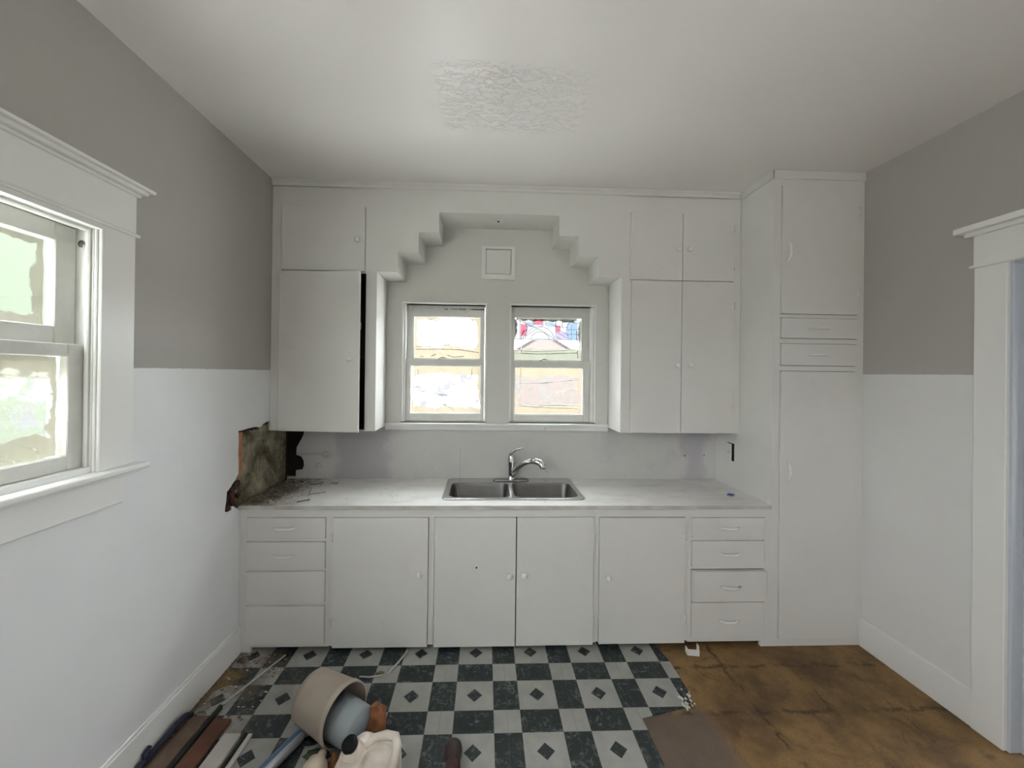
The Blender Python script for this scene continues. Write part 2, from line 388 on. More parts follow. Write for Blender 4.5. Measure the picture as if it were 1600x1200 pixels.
struct(MB().plate([rect(XL-T, XR+T, YR-.12, B+T)], 'z', 0, -.1).out('floor', M['sub']))
# unseen hall with an end window, added beyond the right doorway for light
h = MB().box(XR+.13, 4.2, -2.4, -2.3, -.1, 2.8).box(XR+.13, 4.2, -.1, 0, -.1, 2.8).box(XR+.13, 4.3, -2.4, 0, 2.7, 2.8)
struct(h.out('wall_added_hall', mat('hall_paint', (.52, .56, .60), .6)))
struct(MB().plate([rect(-2.4, 0, -.1, 2.8), rect(-1.45, -.85, 1.2, 1.9)], 'x', 4.2, 4.3).out('wall_added_hall_end', mat('hall_end_paint', (.52, .56, .60), .6)))
struct(MB().box(XR+.13, 4.3, -2.4, 0, -.1, 0).out('floor_added_hall', mat('hall_floor', (.16, .12, .09), .5)))
# sheet flooring (thin, torn edges)
lino = jag([(-1.487, .10), (-1.487, -.02), (-1.475, -.13), (-1.36, -.14), (-1.345, -.175), (-1.37, -.22), (-1.46, -.29), (-1.47, -.40), (-1.43, -.6), (-1.45, -1.2), (-1.4, -2.2)], 4, .006, 11)
# right-hand edge follows the torn line of the sheet
rgt = [(.84, -2.2), (.83, -.75), (.824, -.57), (.823, -.503), (1.084, -.447), (1.12, -.43), (1.128, -.414), (1.15, -.33), (1.153, -.25), (1.152, -.121), (1.128, .012), (1.13, .10)]
lino = lino[:-4]+[(-1.4, -2.2)]+[(x+random.uniform(-.002, .002), y) for x, y in rgt]
tag(MB().plate([lino], 'z', .0005, .004).out('sheet_flooring', M['lino']), 'black and white checked marble pattern sheet flooring with torn right edge', 'flooring')
# baseboards
struct(MB().box(XL, XL+.02, YR, -.001, 0, .165, .004).box(XL, XL+.012, YR, -.001, .165, .178, .004).out('baseboard_left', M['trim']))
struct(MB().box(XR-.018, XR, -.60, -.001, 0, .185, .004).box(XR-.018, XR, YR, -1.75, 0, .185, .004).out('baseboard_right', M['trim']))
# ceiling trim over the cupboards
struct(MB().box(XL, P-.012, U-.014, U-.0005, 3.062, C, .004).box(XL, P-.012, U-.02, U-.014, 3.085, C, .002).out('trim_1', M['cab']))
struct(MB().box(P-.012, P-.0005, -.012, U-.014, 3.052, C, .003).box(P-.012, XR, -.012, -.0005, 3.052, C, .003).out('trim_2', M['cab']))
# casing boards around the two front windows
jx0, jx1 = -.778, .985
cas = MB().plate([rect(jx0+.001, jx1-.001, 1.345, 2.328), rect(WL[0]-.012, WL[1]+.012, 1.36, 2.311), rect(WR[0]-.012, WR[1]+.012, 1.36, 2.311)], 'y', B-.014, B-.0005)
cas.out('trim_3', M['wall_w']); struct(bpy.data.objects['trim_3'])
st = MB().box(jx0+.001, jx1-.001, B-.055, B-.0005, 1.340, 1.362, .005, 2).box(jx0+.001, jx0+1.255, B-.030, B-.0005, 1.306, 1.339, .003).box(jx0+1.257, jx1-.001, B-.032, B-.0005, 1.305, 1.338, .003)
struct(st.out('trim_4', M['trim']))
# ------------------------------------------------------------------ sash windows
def creases(lines, fn, r, name, m, parent):
    b = MB()
    for ln in lines:
        pts = []
        for i in range(len(ln)-1):
            for k in range(5): pts.append(tuple(ln[i][j]+(ln[i+1][j]-ln[i][j])*k/5 for j in (0, 1)))
        pts.append(ln[-1])
        b.tube([fn(*p) for p in pts], r, 6)
    return b.out(name, m, parent)
M['fold'] = mat('folded_plastic_edge', (.40, .37, .33), .5)
def sheet(rect_, axis, at, seed, name, m, parent):
    a0, a1, z0, z1 = rect_; bm = MB(); n = 24; g_ = []
    for i in range(n+1):
        row = []
        for k in range(n+1):
            a = a0+(a1-a0)*i/n; z = z0+(z1-z0)*k/n
            d = .006*noise.noise(Vector((a*9+seed, z*14, seed)))
            row.append(bm.bm.verts.new((a, at+d, z) if axis == 'y' else (at+d, a, z)))
        g_.append(row)
    for i in range(n):
        for k in range(n):
            f = bm.bm.faces.new((g_[i][k], g_[i+1][k], g_[i+1][k+1], g_[i][k+1])); f.smooth = True
    return bm.out(name, m, parent)
def front_window(idx, W, up_g, lo_g, sl, sr):
    x0, x1, z0, z1 = W; e = struct(thing('window_%d' % idx, None, None, ((x0+x1)/2, B, z0)))
    tm = M['trim']
    f = MB().box(x0-.012, x0, B-.022, B+.10, z0, z1+.012, .003).box(x1, x1+.012, B-.022, B+.10, z0, z1+.012, .003)
    f.box(x0-.012, x1+.012, B-.024, B+.10, z1, z1+.014, .003)
    f.box(x0, sl, B+.018, B+.12, z0, z1, .003).box(sr, x1, B+.018, B+.12, z0, z1, .003)
    f.box(x0, sl, B-.004, B+.010, z0, z1, .004).box(sr, x1, B-.004, B+.010, z0, z1, .004)
    f.box(x0-.012, x1+.012, B, B+.12, z0-.03, z0, .003)
    f.out('window_frame', tm, e)
    mr0, mr1 = lo_g[3], up_g[2]
    def sash(nm, xa, xb, za, zb, gl, y0, y1, lower):
        o = MB().box(xa, gl[0], y0, y1, za, zb, .002).box(gl[1], xb, y0, y1, za, zb, .002)
        o.box(gl[0], gl[1], y0, y1, za, gl[2], .002).box(gl[0], gl[1], y0, y1, gl[3], zb, .002)
        s_ = o.out(nm, M['sash'], e)
        q = .007; b = MB()      # glazing bead, catches light
        b.box(gl[0], gl[0]+q, y0+.006, y1-.006, gl[2], gl[3], .002).box(gl[1]-q, gl[1], y0+.006, y1-.006, gl[2], gl[3], .002)
        b.box(gl[0]+q, gl[1]-q, y0+.006, y1-.006, gl[2], gl[2]+q, .002).box(gl[0]+q, gl[1]-q, y0+.006, y1-.006, gl[3]-q, gl[3], .002)
        b.out('glazing_bead', tm, s_)
        MB().box(gl[0]+q, gl[1]-q, (y0+y1)/2-.0015, (y0+y1)/2+.0015, gl[2]+q, gl[3]-q).out('glass_pane', M['glass'], s_)
        return s_
    lo = sash('lower_sash', sl+.001, sr-.001, z0+.001, mr1-.001, lo_g, B+.012, B+.046, True)
    us = sash('upper_sash', sl+.001, sr-.001, mr0+.004, z1-.001, up_g, B+.050, B+.084, False)
    lk = MB().lathe([(0, .0), (.011, 0), (.012, .006), (.006, .012), (0, .013)], ((up_g[0]+up_g[1])/2-.06, B+.03, mr1-.001), (0, 0, 1))
    lk.tube([((up_g[0]+up_g[1])/2-.06, B+.03, mr1+.010), ((up_g[0]+up_g[1])/2-.03, B+.035, mr1+.016), ((up_g[0]+up_g[1])/2-.005, B+.045, mr1+.008)], [.004, .005, .003], 8)
    lk.out('sash_lock', M['chrome_d'], lo)
    return e, us, lo
gUL, gLL = (-.583, -.038, 1.866, 2.211), (-.598, -.032, 1.430, 1.816)
gUR, gLR = (.228, .789, 1.862, 2.220), (.233, .794, 1.428, 1.812)
w1, us1, ls1 = front_window(1, WL, gUL, gLL, -.630, -.006)
w2, us2, ls2 = front_window(2, WR, gUR, gLR, .206, .845)
BEI = fc(1.22, 1.03, .76)
yU, yL = B+.092, B+.090
sheet(gUL, 'y', yU, 1, 'plastic_sheet', film('yellowed_film_upper', gUL, 'x', BEI, (.97, .98, 1), fc(.9, .97, 1.1), (.04, .055), (.075, 0), .56), us1)
sheet(gLL, 'y', yL, 2, 'plastic_sheet', film('yellowed_film_lower', gLL, 'x', BEI, (.98, .97, .98), fc(.95, .93, 1.05), (.025, .035), (.035, .055), .50), ls1)
sheet(gUR, 'y', yU, 3, 'plastic_sheet', film('greenish_film_upper', gUR, 'x', fc(.86, .88, .70), (1, 1, 1), fc(1.1, 1.1, 1.1), (.025, .035), (.075, 0), .62), us2)
sheet(gLR, 'y', yL, 4, 'plastic_sheet', film('beige_film_lower', gLR, 'x', BEI, (.98, .97, .96), fc(1.0, .93, .88), (.03, .04), (.05, .06), .50), ls2)
def fL(rect_, px, y):
    """folds are listed as fractions of the pane: u from the left, v from the top"""
    return lambda u, v: (rect_[0]+(rect_[1]-rect_[0])*u, y, rect_[3]-(rect_[3]-rect_[2])*v)
creases([[(.03, .70), (.3, .70), (.55, .64), (.95, .67)], [(.03, .77), (.4, .76), (.7, .77), (.97, .83)], [(.11, .68), (.10, .4), (.12, .25), (.22, .08), (.3, .03)],
         [(.87, .05), (.89, .4), (.87, .66)], [(.1, .92), (.15, .95)], [(.25, .94), (.33, .88)], [(.5, .9), (.6, .95), (.75, .92)]], fL(gUL, 0, yU-.006), .0036, 'crease', M['fold'], us1)
creases([[(.04, .48), (.15, .55), (.32, .56), (.45, .63), (.56, .62), (.62, .67)], [(.04, .66), (.3, .70), (.7, .73), (.97, .76)], [(.36, .97), (.40, .80), (.5, .84), (.62, .95)],
         [(.97, .52), (.92, .85)], [(.09, .1), (.1, .4)], [(.87, .05), (.86, .25)]], fL(gLL, 0, yL-.006), .0036, 'crease', M['fold'], ls1)
creases([[(.03, .75), (.3, .78), (.6, .76), (.95, .71)], [(.03, .82), (.4, .84), (.95, .80)], [(.12, .8), (.11, .45), (.16, .3)], [(.93, .3), (.95, .92)]], fL(gUR, 0, yU-.006), .0036, 'crease', M['fold'], us2)
creases([[(.1, .35), (.45, .34), (.75, .29), (.95, .26)], [(.6, .56), (.8, .48), (.95, .46)], [(.03, .77), (.25, .85), (.45, .82), (.97, .80)], [(.06, .83), (.5, .87), (.95, .88)], [(.1, .03), (.09, .5), (.06, .75)]], fL(gLR, 0, yL-.006), .0036, 'crease', M['fold'], ls2)
# coloured leaded strip at the head of the right-hand sash
F = fL((gUR[0]+.008, gUR[1]-.008, gUR[3]-.185, gUR[3]-.008), 0, yU-.016)
def arc(cx, cy, rx, ry, a0, a1, n=10): return [(cx+rx*math.cos(math.radians(a0+(a1-a0)*k/n)), cy-ry*math.sin(math.radians(a0+(a1-a0)*k/n))) for k in range(n+1)]
leads = [arc(.38, 1.0, .22, .62, 0, 180), arc(.38, 1.0, .14, .38, 0, 180), [(0, .0), (.2, .3), (.4, .55), (.62, .98)], [(.95, .1), (.7, .0), (.5, .2), (.3, .55), (.12, .95)],
         arc(.95, .55, .17, .55, 90, 270), arc(.03, .5, .16, .5, -90, 90), [(0, .97), (1, .97)], [(.08, .0), (.08, .97)], [(.18, .15), (.18, .6)], [(.28, .0), (.28, .35)], [(.44, .0), (.5, .4)],
         [(.62, .1), (.62, .97)], [(.72, .0), (.72, .45)], [(.86, .3), (.86, .97)], [(.55, .35), (.8, .4)], [(.8, .15), (1, .2)], [(.78, .5), (1, .5)], [(.78, .72), (1, .72)], [(.18, .22), (.3, .22)],
         [(.18, .38), (.3, .38)], [(.62, .6), (.8, .9)], [(.66, .5), (.82, .78)], [(.62, .8), (.7, .95)]]
creases(leads, F, .0018, 'lead_strips', mat('thin_lead', (.22, .2, .24), .5), us2)
def pieces(nm, m, rs):
    b = MB()
    for u0, u1, v0, v1 in rs:
        p, q = F(u0, v1), F(u1, v0); b.box(p[0], q[0], p[1]-.001, p[1]+.001, p[2], q[2])
    return b.out(nm, m, us2)
pieces('pink_glass', tint('pink_glass', (.93, .50, .60)), [(.09, .175, .28, .82), (.29, .43, .04, .30), (.62, .69, .32, .62)])
pieces('blue_glass', tint('blue_glass', (.70, .82, .97)), [(.79, .95, .20, .96), (.19, .28, .24, .38), (.50, .6, .2, .36)])
pieces('violet_glass', tint('violet_glass', (.84, .80, .95)), [(.63, .78, .62, .95)])
sb = MB(); p_, q_ = F(0, 1), F(1, 0); sb.bm.faces.new([sb.bm.verts.new(v_) for v_ in ((p_[0], yU+.012, p_[2]), (q_[0], yU+.012, p_[2]), (q_[0], yU+.012, q_[2]), (p_[0], yU+.012, q_[2]))])
tl_ = bpy.data.materials.new('added_diffuser'); tl_.use_nodes = True; tn = tl_.node_tree.nodes; tn.remove(tn['Principled BSDF'])
tt = tn.new('ShaderNodeBsdfTransparent'); tt.inputs[0].default_value = (.1, .1, .1, 1); ts = tn.new('ShaderNodeBsdfTranslucent'); ts.inputs[0].default_value = (*fc(1.15, 1.15, 1.2), 1)
tm_ = tn.new('ShaderNodeMixShader'); tm_.inputs[0].default_value = .9
for a_, b_ in ((tt.outputs[0], tm_.inputs[1]), (ts.outputs[0], tm_.inputs[2]), (tm_.outputs[0], tn['Material Output'].inputs[0])): tl_.node_tree.links.new(a_, b_)
sb.out('added_diffuser', tl_, us2)  # diffusing sheet added behind the strip to dim the sky so the leads show
# peeling paint at the head of window_1
b = MB()
random.seed(5)
for x, w, hgt in ((-.32, .03, .006), (-.26, .05, .004), (-.19, .06, .006), (-.12, .03, .004), (-.06, .10, .008), (-.235, .02, .003)):
    z = 2.268+random.uniform(-.004, .004)
    b.box(x-w/2, x+w/2, B+.0478, B+.0498, z-hgt/2, z+hgt/2, .0008)
b.out('peeled_gap', M['twig'], us1)
# ------------------------------------------------------------------ window_3 on the left wall
y0, y1, z0, z1 = LW
w3 = struct(thing('window_3', None, None, (XL, (y0+y1)/2, z0)))
f = MB().box(XL-.165, XL+.0, y1-.006, y1+.001, z0, z1, .001).box(XL-.165, XL, y0-.001, y0+.006, z0, z1, .001).box(XL-.165, XL, y0+.006, y1-.006, z1-.006, z1+.001, .001)
f.box(XL-.022, XL-.006, y1-.018, y1-.006, z0+.006, z1-.006, .004).box(XL-.022, XL-.006, y0+.006, y0+.018, z0+.006, z1-.006, .004).box(XL-.022, XL-.006, y0+.018, y1-.018, z1-.020, z1-.006, .004)
f.box(XL-.165, XL-.0005, y0+.006, y1-.006, z0-.001, z0+.008, .001)
f.out('window_frame', M['trim'], w3)
cs = MB().box(XL, XL+.022, y1+.004, -.757, 1.356, 2.322, .003).box(XL, XL+.022, y0-.15, y0-.004, 1.356, 2.322, .003)
cs.box(XL, XL+.010, y1-.004, y1+.012, 1.356, 2.31, .003)
cs.box(XL, XL+.030, y0-.165, -.742, 2.316, 2.330, .006, 2)
cs.box(XL, XL+.024, y0-.15, -.757, 2.330, 2.490, .002)
cs.box(XL, XL+.034, y0-.165, -.745, 2.486, 2.500, .005, 2).box(XL, XL+.052, y0-.18, -.730, 2.500, 2.520, .006, 2).box(XL, XL+.068, y0-.19, -.712, 2.516, 2.530, .005, 2)
cs.box(XL, XL+.026, y0-.004, y1+.004, 2.296, 2.318, .004, 2)
cs.out('casing', M['trim'], w3)
MB().box(XL-.10, XL+.06, y0-.18, -.712, 1.332, 1.356, .009, 3).box(XL, XL+.035, y0-.17, -.735, 1.318, 1.333, .006, 2).box(XL, XL+.020, y0-.15, -.790, 1.205, 1.319, .004).out('stool_and_apron', M['trim'], w3)
def lsash(nm, za, zb, ga, gb, gz0, gz1, xa, xb, fm):
    o = MB().box(xb, xa, y0+.007, ga, za, zb, .003).box(xb, xa, gb, y1-.007, za, zb, .003).box(xb, xa, ga, gb, za, gz0, .003).box(xb, xa, ga, gb, gz1, zb, .003)
    s_ = o.out(nm, M['sash'], w3)
    MB().box((xa+xb)/2-.0015, (xa+xb)/2+.0015, ga, gb, gz0, gz1).out('glass_pane', M['glass'], s_)
    sheet((ga, gb, gz0, gz1), 'x', xb-.006, 9, 'plastic_sheet', fm, s_)
    return s_
g3u, g3l = (y0+.075, -.985), (y0+.06, -.972)
s3u = lsash('upper_sash', 1.812, z1-.007, g3u[0], g3u[1], 1.912, 2.224, XL-.062, XL-.096, film('film_left_upper', (*g3u, 1.912, 2.224), 'y', fc(1.0, .95, .75), (.97, 1, .95), fc(.9, 1, .8), (.04, .05), (.01, 0), .80))
s3l = lsash('lower_sash', z0+.009, 1.848, g3l[0], g3l[1], 1.435, 1.800, XL-.024, XL-.058, film('film_left_lower', (*g3l, 1.435, 1.800), 'y', fc(1.0, .95, .75), (1, 1, .97), fc(1.4, 1.4, 1.4), (.035, .06), (.05, .06), .50))
MB().lathe([(0, 0), (.012, 0), (.014, .003), (.010, .004), (0, .001)], (XL-.040, y1-.007, 2.235), (0, -1, 0)).out('sash_pulley', M['chrome_d'], w3)
# two plain side windows, unseen, added behind the camera to light the cabinet fronts
for k, (xw, sg) in enumerate(((XL, -1), (XR, 1))):
    a, b_, c_, d = (SW, SR)[k]; e = struct(thing('window_%d' % (4+k), None, None, (xw, (a+b_)/2, c_))); xa, xb = sorted((xw-sg*.015, xw+sg*.09))
    MB().box(xa, xb, a, a+.05, c_, d).box(xa, xb, b_-.05, b_, c_, d).box(xa, xb, a+.05, b_-.05, c_, c_+.05).box(xa, xb, a+.05, b_-.05, d-.05, d).box(xa, xb, a+.05, b_-.05, (c_+d)/2-.02, (c_+d)/2+.02).out('window_frame', M['trim'], e)
# ------------------------------------------------------------------ doorway on the right wall
d1 = struct(thing('door_1', None, None, (XR, -1.17, 0)))
c_ = MB().box(XR-.022, XR, -.712, -.588, 0, 2.322, .003).box(XR-.022, XR, -1.75, -1.62, 0, 2.322, .003)
c_.box(XR-.024, XR, -1.75, -.586, 2.330, 2.480, .002).box(XR-.034, XR, -1.765, -.575, 2.318, 2.332, .005, 2)
c_.box(XR-.045, XR, -1.77, -.562, 2.478, 2.505, .006, 2).box(XR-.072, XR, -1.79, -.535, 2.500, 2.532, .007, 2)
c_.out('casing', M['trim'], d1)
MB().box(XR-.004, XR+.134, -.724, -.708, 0, 2.325, .002).box(XR-.004, XR+.134, -1.62, -1.606, 0, 2.325, .002).box(XR-.004, XR+.134, -1.606, -.724, 2.308, 2.325, .002).box(XR+.05, XR+.09, -.736, -.7235, 0, 2.308, .002).out('door_jamb', mat('cool_lit_white_jamb', (.50, .53, .57), .5), d1)  # white jamb coloured blue-grey for the cool light on it
# ================================================================== CABINETS
kn_prof = [(0, -.034), (.010, -.034), (.016, -.030), (.0185, -.024), (.0165, -.017), (.010, -.012), (.009, -.004), (.012, 0), (0, 0)]
def knob(x, y, z, parent, tilt=None):
    return MB().lathe(kn_prof, (x, y, z), (0, 1, 0), 20).out('knob', M['trim'], parent)
def pull(x, y, z, parent, vert=False, L=.062):
    b = MB(); pts = []; rs = []
    for k in range(15):
        t = -1+2*k/14; h_ = .028*(1-abs(t)**3.2); d = t*L
        pts.append((x, y-h_, z+d) if vert else (x+d, y-h_, z)); rs.append(.0088-.0035*abs(t)**2)
    b.tube(pts, rs, 10)
    for s_ in (-1, 1):
        p = (x, y-.001, z+s_*L) if vert else (x+s_*L, y-.001, z)
        b.lump(p, (.006, .004, .012) if vert else (.012, .004, .006), 1, 0, 1)
    return b.out('handle', M['trim'], parent)
def hinge(x, y, z, side, parent):
    return MB().box(x-.004, x+.004, y-.006, y+.002, z-.024, z+.024, .002).box(min(x, x+side*.03), max(x, x+side*.03), y-.0035, y+.0005, z-.016, z+.016, .001).tube([(x, y-.005, z-.026), (x, y-.005, z+.026)], .0035, 8).out('hinge', M['cab'], parent)
def leaf(nm, x0, x1, z0, z1, y, th, parent, proud=.010, gap=.0032):
    return MB().box(x0+gap, x1-gap, y-proud, y+th, z0+gap, z1-gap, .0025, 2).out(nm, M['cab'], parent)
def carcass(nm, label, cat, x0, x1, y, yb, z0, z1, opens, extra=None, group=None):
    """face frame with openings, dark box behind it"""
    e = thing(nm, label, cat, ((x0+x1)/2, (y+yb)/2, z0 if z0 > .2 else 0), group)
    b = MB().plate([rect(x0, x1, z0, z1)]+[rect(*o) for o in opens], 'y', y, y+.02)
    if extra: extra(b)
    b.out('face_frame', M['cab'], e)
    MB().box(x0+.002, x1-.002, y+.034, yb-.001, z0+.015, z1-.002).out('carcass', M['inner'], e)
    return e
BZ = .893
def base(nm, label, x0, x1, zb, **k): return carcass(nm, label, 'cabinet', x0, x1, 0, B-.02, zb, BZ, **k)
def frame_base(nm, label, cat, x0, x1, stiles, rails, zb, foot=None):
    e = thing(nm, label, cat, ((x0+x1)/2, B/2, 0)); b = MB()
    for a, c2, za in stiles: b.box(a, c2, 0, .02, za, BZ)
    for a, c2, za, zc in rails: b.box(a, c2, 0, .02, za, zc)
    if foot: b.box(foot[0], foot[1], 0, .02, .0045 if foot[0] < 0 else 0, zb+.001)
    b.out('face_frame', M['cab'], e)
    MB().box(x0+.001, x1-.001, .034, .56, .062, BZ-.19 if 'sink' in nm else BZ-.030).out('carcass', M['inner'], e)
    MB().box(x0+.001, x1-.001, .102, .115, .0, .062).out('shade_toe_board', M['wtoe'], e)
    return e
# left bank of drawers
xa, xb = XL+.002, -.96
dz = [(.713, .845), (.525, .695), (.313, .512), (.057, .298)]
e = frame_base('drawer_cabinet', 'white base unit of four drawers against left wall, lower two without pulls', 'cabinet', xa, xb, [(xa, -1.466, .037), (-.982, xb, .037)],
    [(-1.466, -.982, .037, .057), (-1.466, -.982, .298, .313), (-1.466, -.982, .512, .525), (-1.466, -.982, .695, .713), (-1.466, -.982, .845, BZ)], .037, (xa, -1.437))
for i, (za, zb) in enumerate(dz):
    d = leaf('drawer', -1.466, -.982, za, zb, 0, .02, e, .008 if i < 3 else .012)
    if i < 2: pull(-1.236, -.008, (za+zb)/2+.0, d)
# single door
xa, xb = -.9595, -.3265
e = frame_base('base_cabinet', 'white base unit with one door, knob at its right edge, left of the sink unit', 'cabinet', xa, xb, [(xa, -.939, .04), (-.343, xb, .04)], [(-.939, -.343, .845, BZ)], .04)
d = leaf('door', -.939, -.343, .028, .845, 0, .02, e); knob(-.397, -.010, .493, d); hinge(-.939, -.008, .72, 1, d); hinge(-.939, -.008, .19, 1, d)
# sink unit
xa, xb = -.326, .7255
e = frame_base('sink_cabinet', 'white base unit with a pair of doors directly under the steel sink', 'cabinet', xa, xb, [(xa, -.309, .04), (.710, xb, .04)], [(-.309, .710, .845, BZ)], .04)
d = leaf('door', -.309, .2115, .025, .845, 0, .02, e); knob(.170, -.010, .481, d); hinge(-.309, -.008, .72, 1, d); hinge(-.309, -.008, .19, 1, d)
MB().lathe([(0, -.001), (.006, -.001), (.006, .002), (0, .002)], (-.040, -.0103, .528), (0, 1, 0), 10).out('screw_hole', M['void'], d)
d = leaf('door', .2115, .710, .027, .845, 0, .02, e); knob(.260, -.010, .484, d); hinge(.710, -.008, .72, -1, d); hinge(.710, -.008, .19, -1, d)
xa, xb = .726, 1.3255
e = frame_base('base_cabinet', 'white base unit with one door, knob at its left edge, right of the sink unit', 'cabinet', xa, xb, [(xa, .742, .045), (1.307, xb, .045)], [(.742, 1.307, .845, BZ-.012)], .045)
d = leaf('door', .742, 1.307, .031, .843, 0, .02, e); knob(.800, -.010, .464, d); hinge(1.307, -.008, .72, -1, d); hinge(1.307, -.008, .19, -1, d)
o = MB().box(.706, 1.364, -.012, .30, .8815, .8925, .003, 2).out('pull_out_board', M['cab']); 
tag(o, 'long white pull-out board in the slot under the worktop right of the sink', 'cutting board')
xa, xb = 1.326, P
dz = [(.711, .841), (.524, .692), (.303, .506), (.057, .295)]
e = frame_base('drawer_cabinet', 'white base unit of four drawers with arched pulls beside the tall pantry', 'cabinet', xa, xb, [(xa, 1.347, .036), (1.834, xb, .036)],
    [(1.347, 1.834, .036, .057), (1.347, 1.834, .295, .303), (1.347, 1.834, .506, .524), (1.347, 1.834, .692, .711), (1.364, 1.834, .841, BZ), (1.347, 1.364, .841, .881)], .036, (1.813, P))
for i, (za, zb) in enumerate(dz):
    if i == 2:
        d = MB().box(1.352, 1.836, -.024, .012, za+.001, zb-.008, .0025, 2).out('drawer', M['cab'], e); pull(1.594, -.024, (za+zb)/2-.002, d)
    else:
        d = leaf('drawer', 1.347, 1.834, za, zb, 0, .02, e, .009); pull(1.593, -.009, (za+zb)/2, d)
# tall pantry
e = thing('pantry_cabinet', 'tall white pantry to the ceiling with two doors and two small drawers, in right corner', 'cabinet', ((P+XR)/2, B/2, 0))
pl, pr = 1.924, 2.445
ops = [(pl, pr, .049, 1.798), (pl, pr, 1.830, 1.978), (pl, pr, 2.008, 2.145), (pl, pr, 2.167, 3.009)]
MB().plate([rect(P+.0005, XR-.001, 0, C-.002)]+[rect(*q) for q in ops], 'y', 0, .02).box(P+.0005, P+.018, .02, B-.001, 0, C-.002).out('body', M['cab'], e)
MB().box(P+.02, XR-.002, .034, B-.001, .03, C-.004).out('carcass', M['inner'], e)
d = MB().box(pl+.004, pr-.002, -.012, .02, .051, 1.795, .0025, 2).out('door', M['cab'], e); pull(1.972, -.012, 1.142, d, True); [hinge(pr, -.008, z, -1, d) for z in (1.55, 1.0, .3)]
d = leaf('drawer', pl, pr, 1.830, 1.978, 0, .02, e, .009); pull(2.18, -.009, 1.903, d)
d = leaf('drawer', pl, pr, 2.008, 2.145, 0, .02, e, .009); pull(2.18, -.009, 2.076, d)
d = leaf('door', pl, pr, 2.167, 3.009, 0, .02, e, .010); pull(1.966, -.010, 2.574, d, True); [hinge(pr, -.008, z, -1, d) for z in (2.85, 2.32)]
# wall cupboards, left: the lower door hangs ajar
e = thing('wall_cupboard', 'white wall cupboard in left corner with its large lower door ajar', 'cabinet', (-1.15, .45, Zu))
sx = -.854
b = MB().plate([[(XL+.001, Zu), (-.779, Zu), (-.779, 2.470), (-.8145, 2.470), (-.8145, C-.045), (XL+.001, C-.045)], rect(-1.446, sx, 1.342, 2.458), rect(-1.446, -.860, 2.467, 2.928)], 'y', U, U+.02)
b.out('face_frame', M['cab'], e)
MB().box(-.795, -.779, U+.02, B-.0145, Zu, 2.469).out('side_panel', M['trim'], e)
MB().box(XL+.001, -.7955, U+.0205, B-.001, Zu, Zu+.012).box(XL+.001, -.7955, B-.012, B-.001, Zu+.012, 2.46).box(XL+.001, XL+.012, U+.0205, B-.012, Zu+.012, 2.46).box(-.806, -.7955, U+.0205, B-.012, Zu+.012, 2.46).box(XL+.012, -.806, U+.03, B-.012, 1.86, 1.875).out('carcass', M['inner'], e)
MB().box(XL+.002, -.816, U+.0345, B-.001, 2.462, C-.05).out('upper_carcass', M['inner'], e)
d = leaf('door', -1.446, -.860, 2.467, 2.928, U, .02, e, .010); knob(-.908, U-.010, 2.689, d)
dw = MB().box(0, .574, -.020, 0, 1.336, 2.455, .0025, 2)
th = math.radians(-5.6); xf = Matrix.Translation((-1.443, U-.001, 0)) @ Matrix.Rotation(th, 4, 'Z')
d = dw.out('door', M['cab'], e, xf)
MB().lathe(kn_prof, (.513, -.020, 1.842), (0, 1, 0), 20).out('knob', M['trim'], d, xf)
MB().box(.560, .578, .0005, .008, 2.05, 2.10, .001).out('latch', M['chrome_d'], d, xf)
# right wall cupboards
e = thing('wall_cupboard', 'white wall cupboard with four doors and round knobs between window and pantry', 'cabinet', (1.43, .45, Zu))
ops = [(1.046, 1.8165, 2.450, 2.945), (1.053, 1.822, 1.340, 2.4475)]
MB().plate([[(.9865, Zu), (P-.003, Zu), (P-.003, C-.045), (.9955, C-.045), (.9955, 2.473), (.9865, 2.473)]]+[rect(*q) for q in ops], 'y', U, U+.02).out('face_frame', M['cab'], e)
MB().box(.9865, 1.002, U+.02, B-.0145, Zu, 2.4725).out('side_panel', M['trim'], e)
MB().box(1.0025, P-.003, U+.034, B-.001, Zu+.001, C-.05).out('carcass', M['inner'], e)
for a, b_, za, zb, kx, hs in ((1.046, 1.4315, 2.450, 2.945, 1.398, 1), (1.4315, 1.8165, 2.450, 2.945, 1.475, -1), (1.053, 1.4295, 1.336, 2.4475, 1.394, 1), (1.4295, 1.822, 1.336, 2.4475, 1.489, -1)):
    d = MB().box(a+.002, b_-.002, U-.010, U+.02, za+.002, zb-.002, .0025, 2).out('door', M['cab'], e)
    knob(kx, U-.010, 2.676 if za > 2 else 1.832, d)
    hx = a if hs == 1 else b_
    for z in ((2.56, 2.84) if za > 2 else (1.53, 2.27)): hinge(hx, U-.008, z, hs, d)
# stepped valance between the cupboards
stp = [(-.814, 2.4705), (-.634, 2.4705), (-.634, 2.614), (-.487, 2.614), (-.487, 2.759), (-.343, 2.759), (-.343, 2.905), (.523, 2.905), (.523, 2.759), (.669, 2.759), (.669, 2.613), (.817, 2.613), (.817, 2.473), (.995, 2.473), (.995, C-.002), (-.814, C-.002)]
e = thing('window_valance', 'stepped white art deco valance joining the two wall cupboards above the windows', 'valance', (.09, .45, 2.47))
MB().plate([stp], 'y', U-.001, B-.0005).out('stepped_box', M['cab'], e)
b = MB().lathe([(0, .002), (.030, .002), (.034, .0), (.012, .0), (.010, .004), (0, .004)], (.085, .44, 2.9035), (0, 0, -1), 20)
b.out('lamp_rose', M['trim'], e); MB().lathe([(0, 0), (.009, 0), (.008, .006), (0, .007)], (.085, .44, 2.9), (0, 0, -1), 12).out('lamp_socket', M['void'], e)
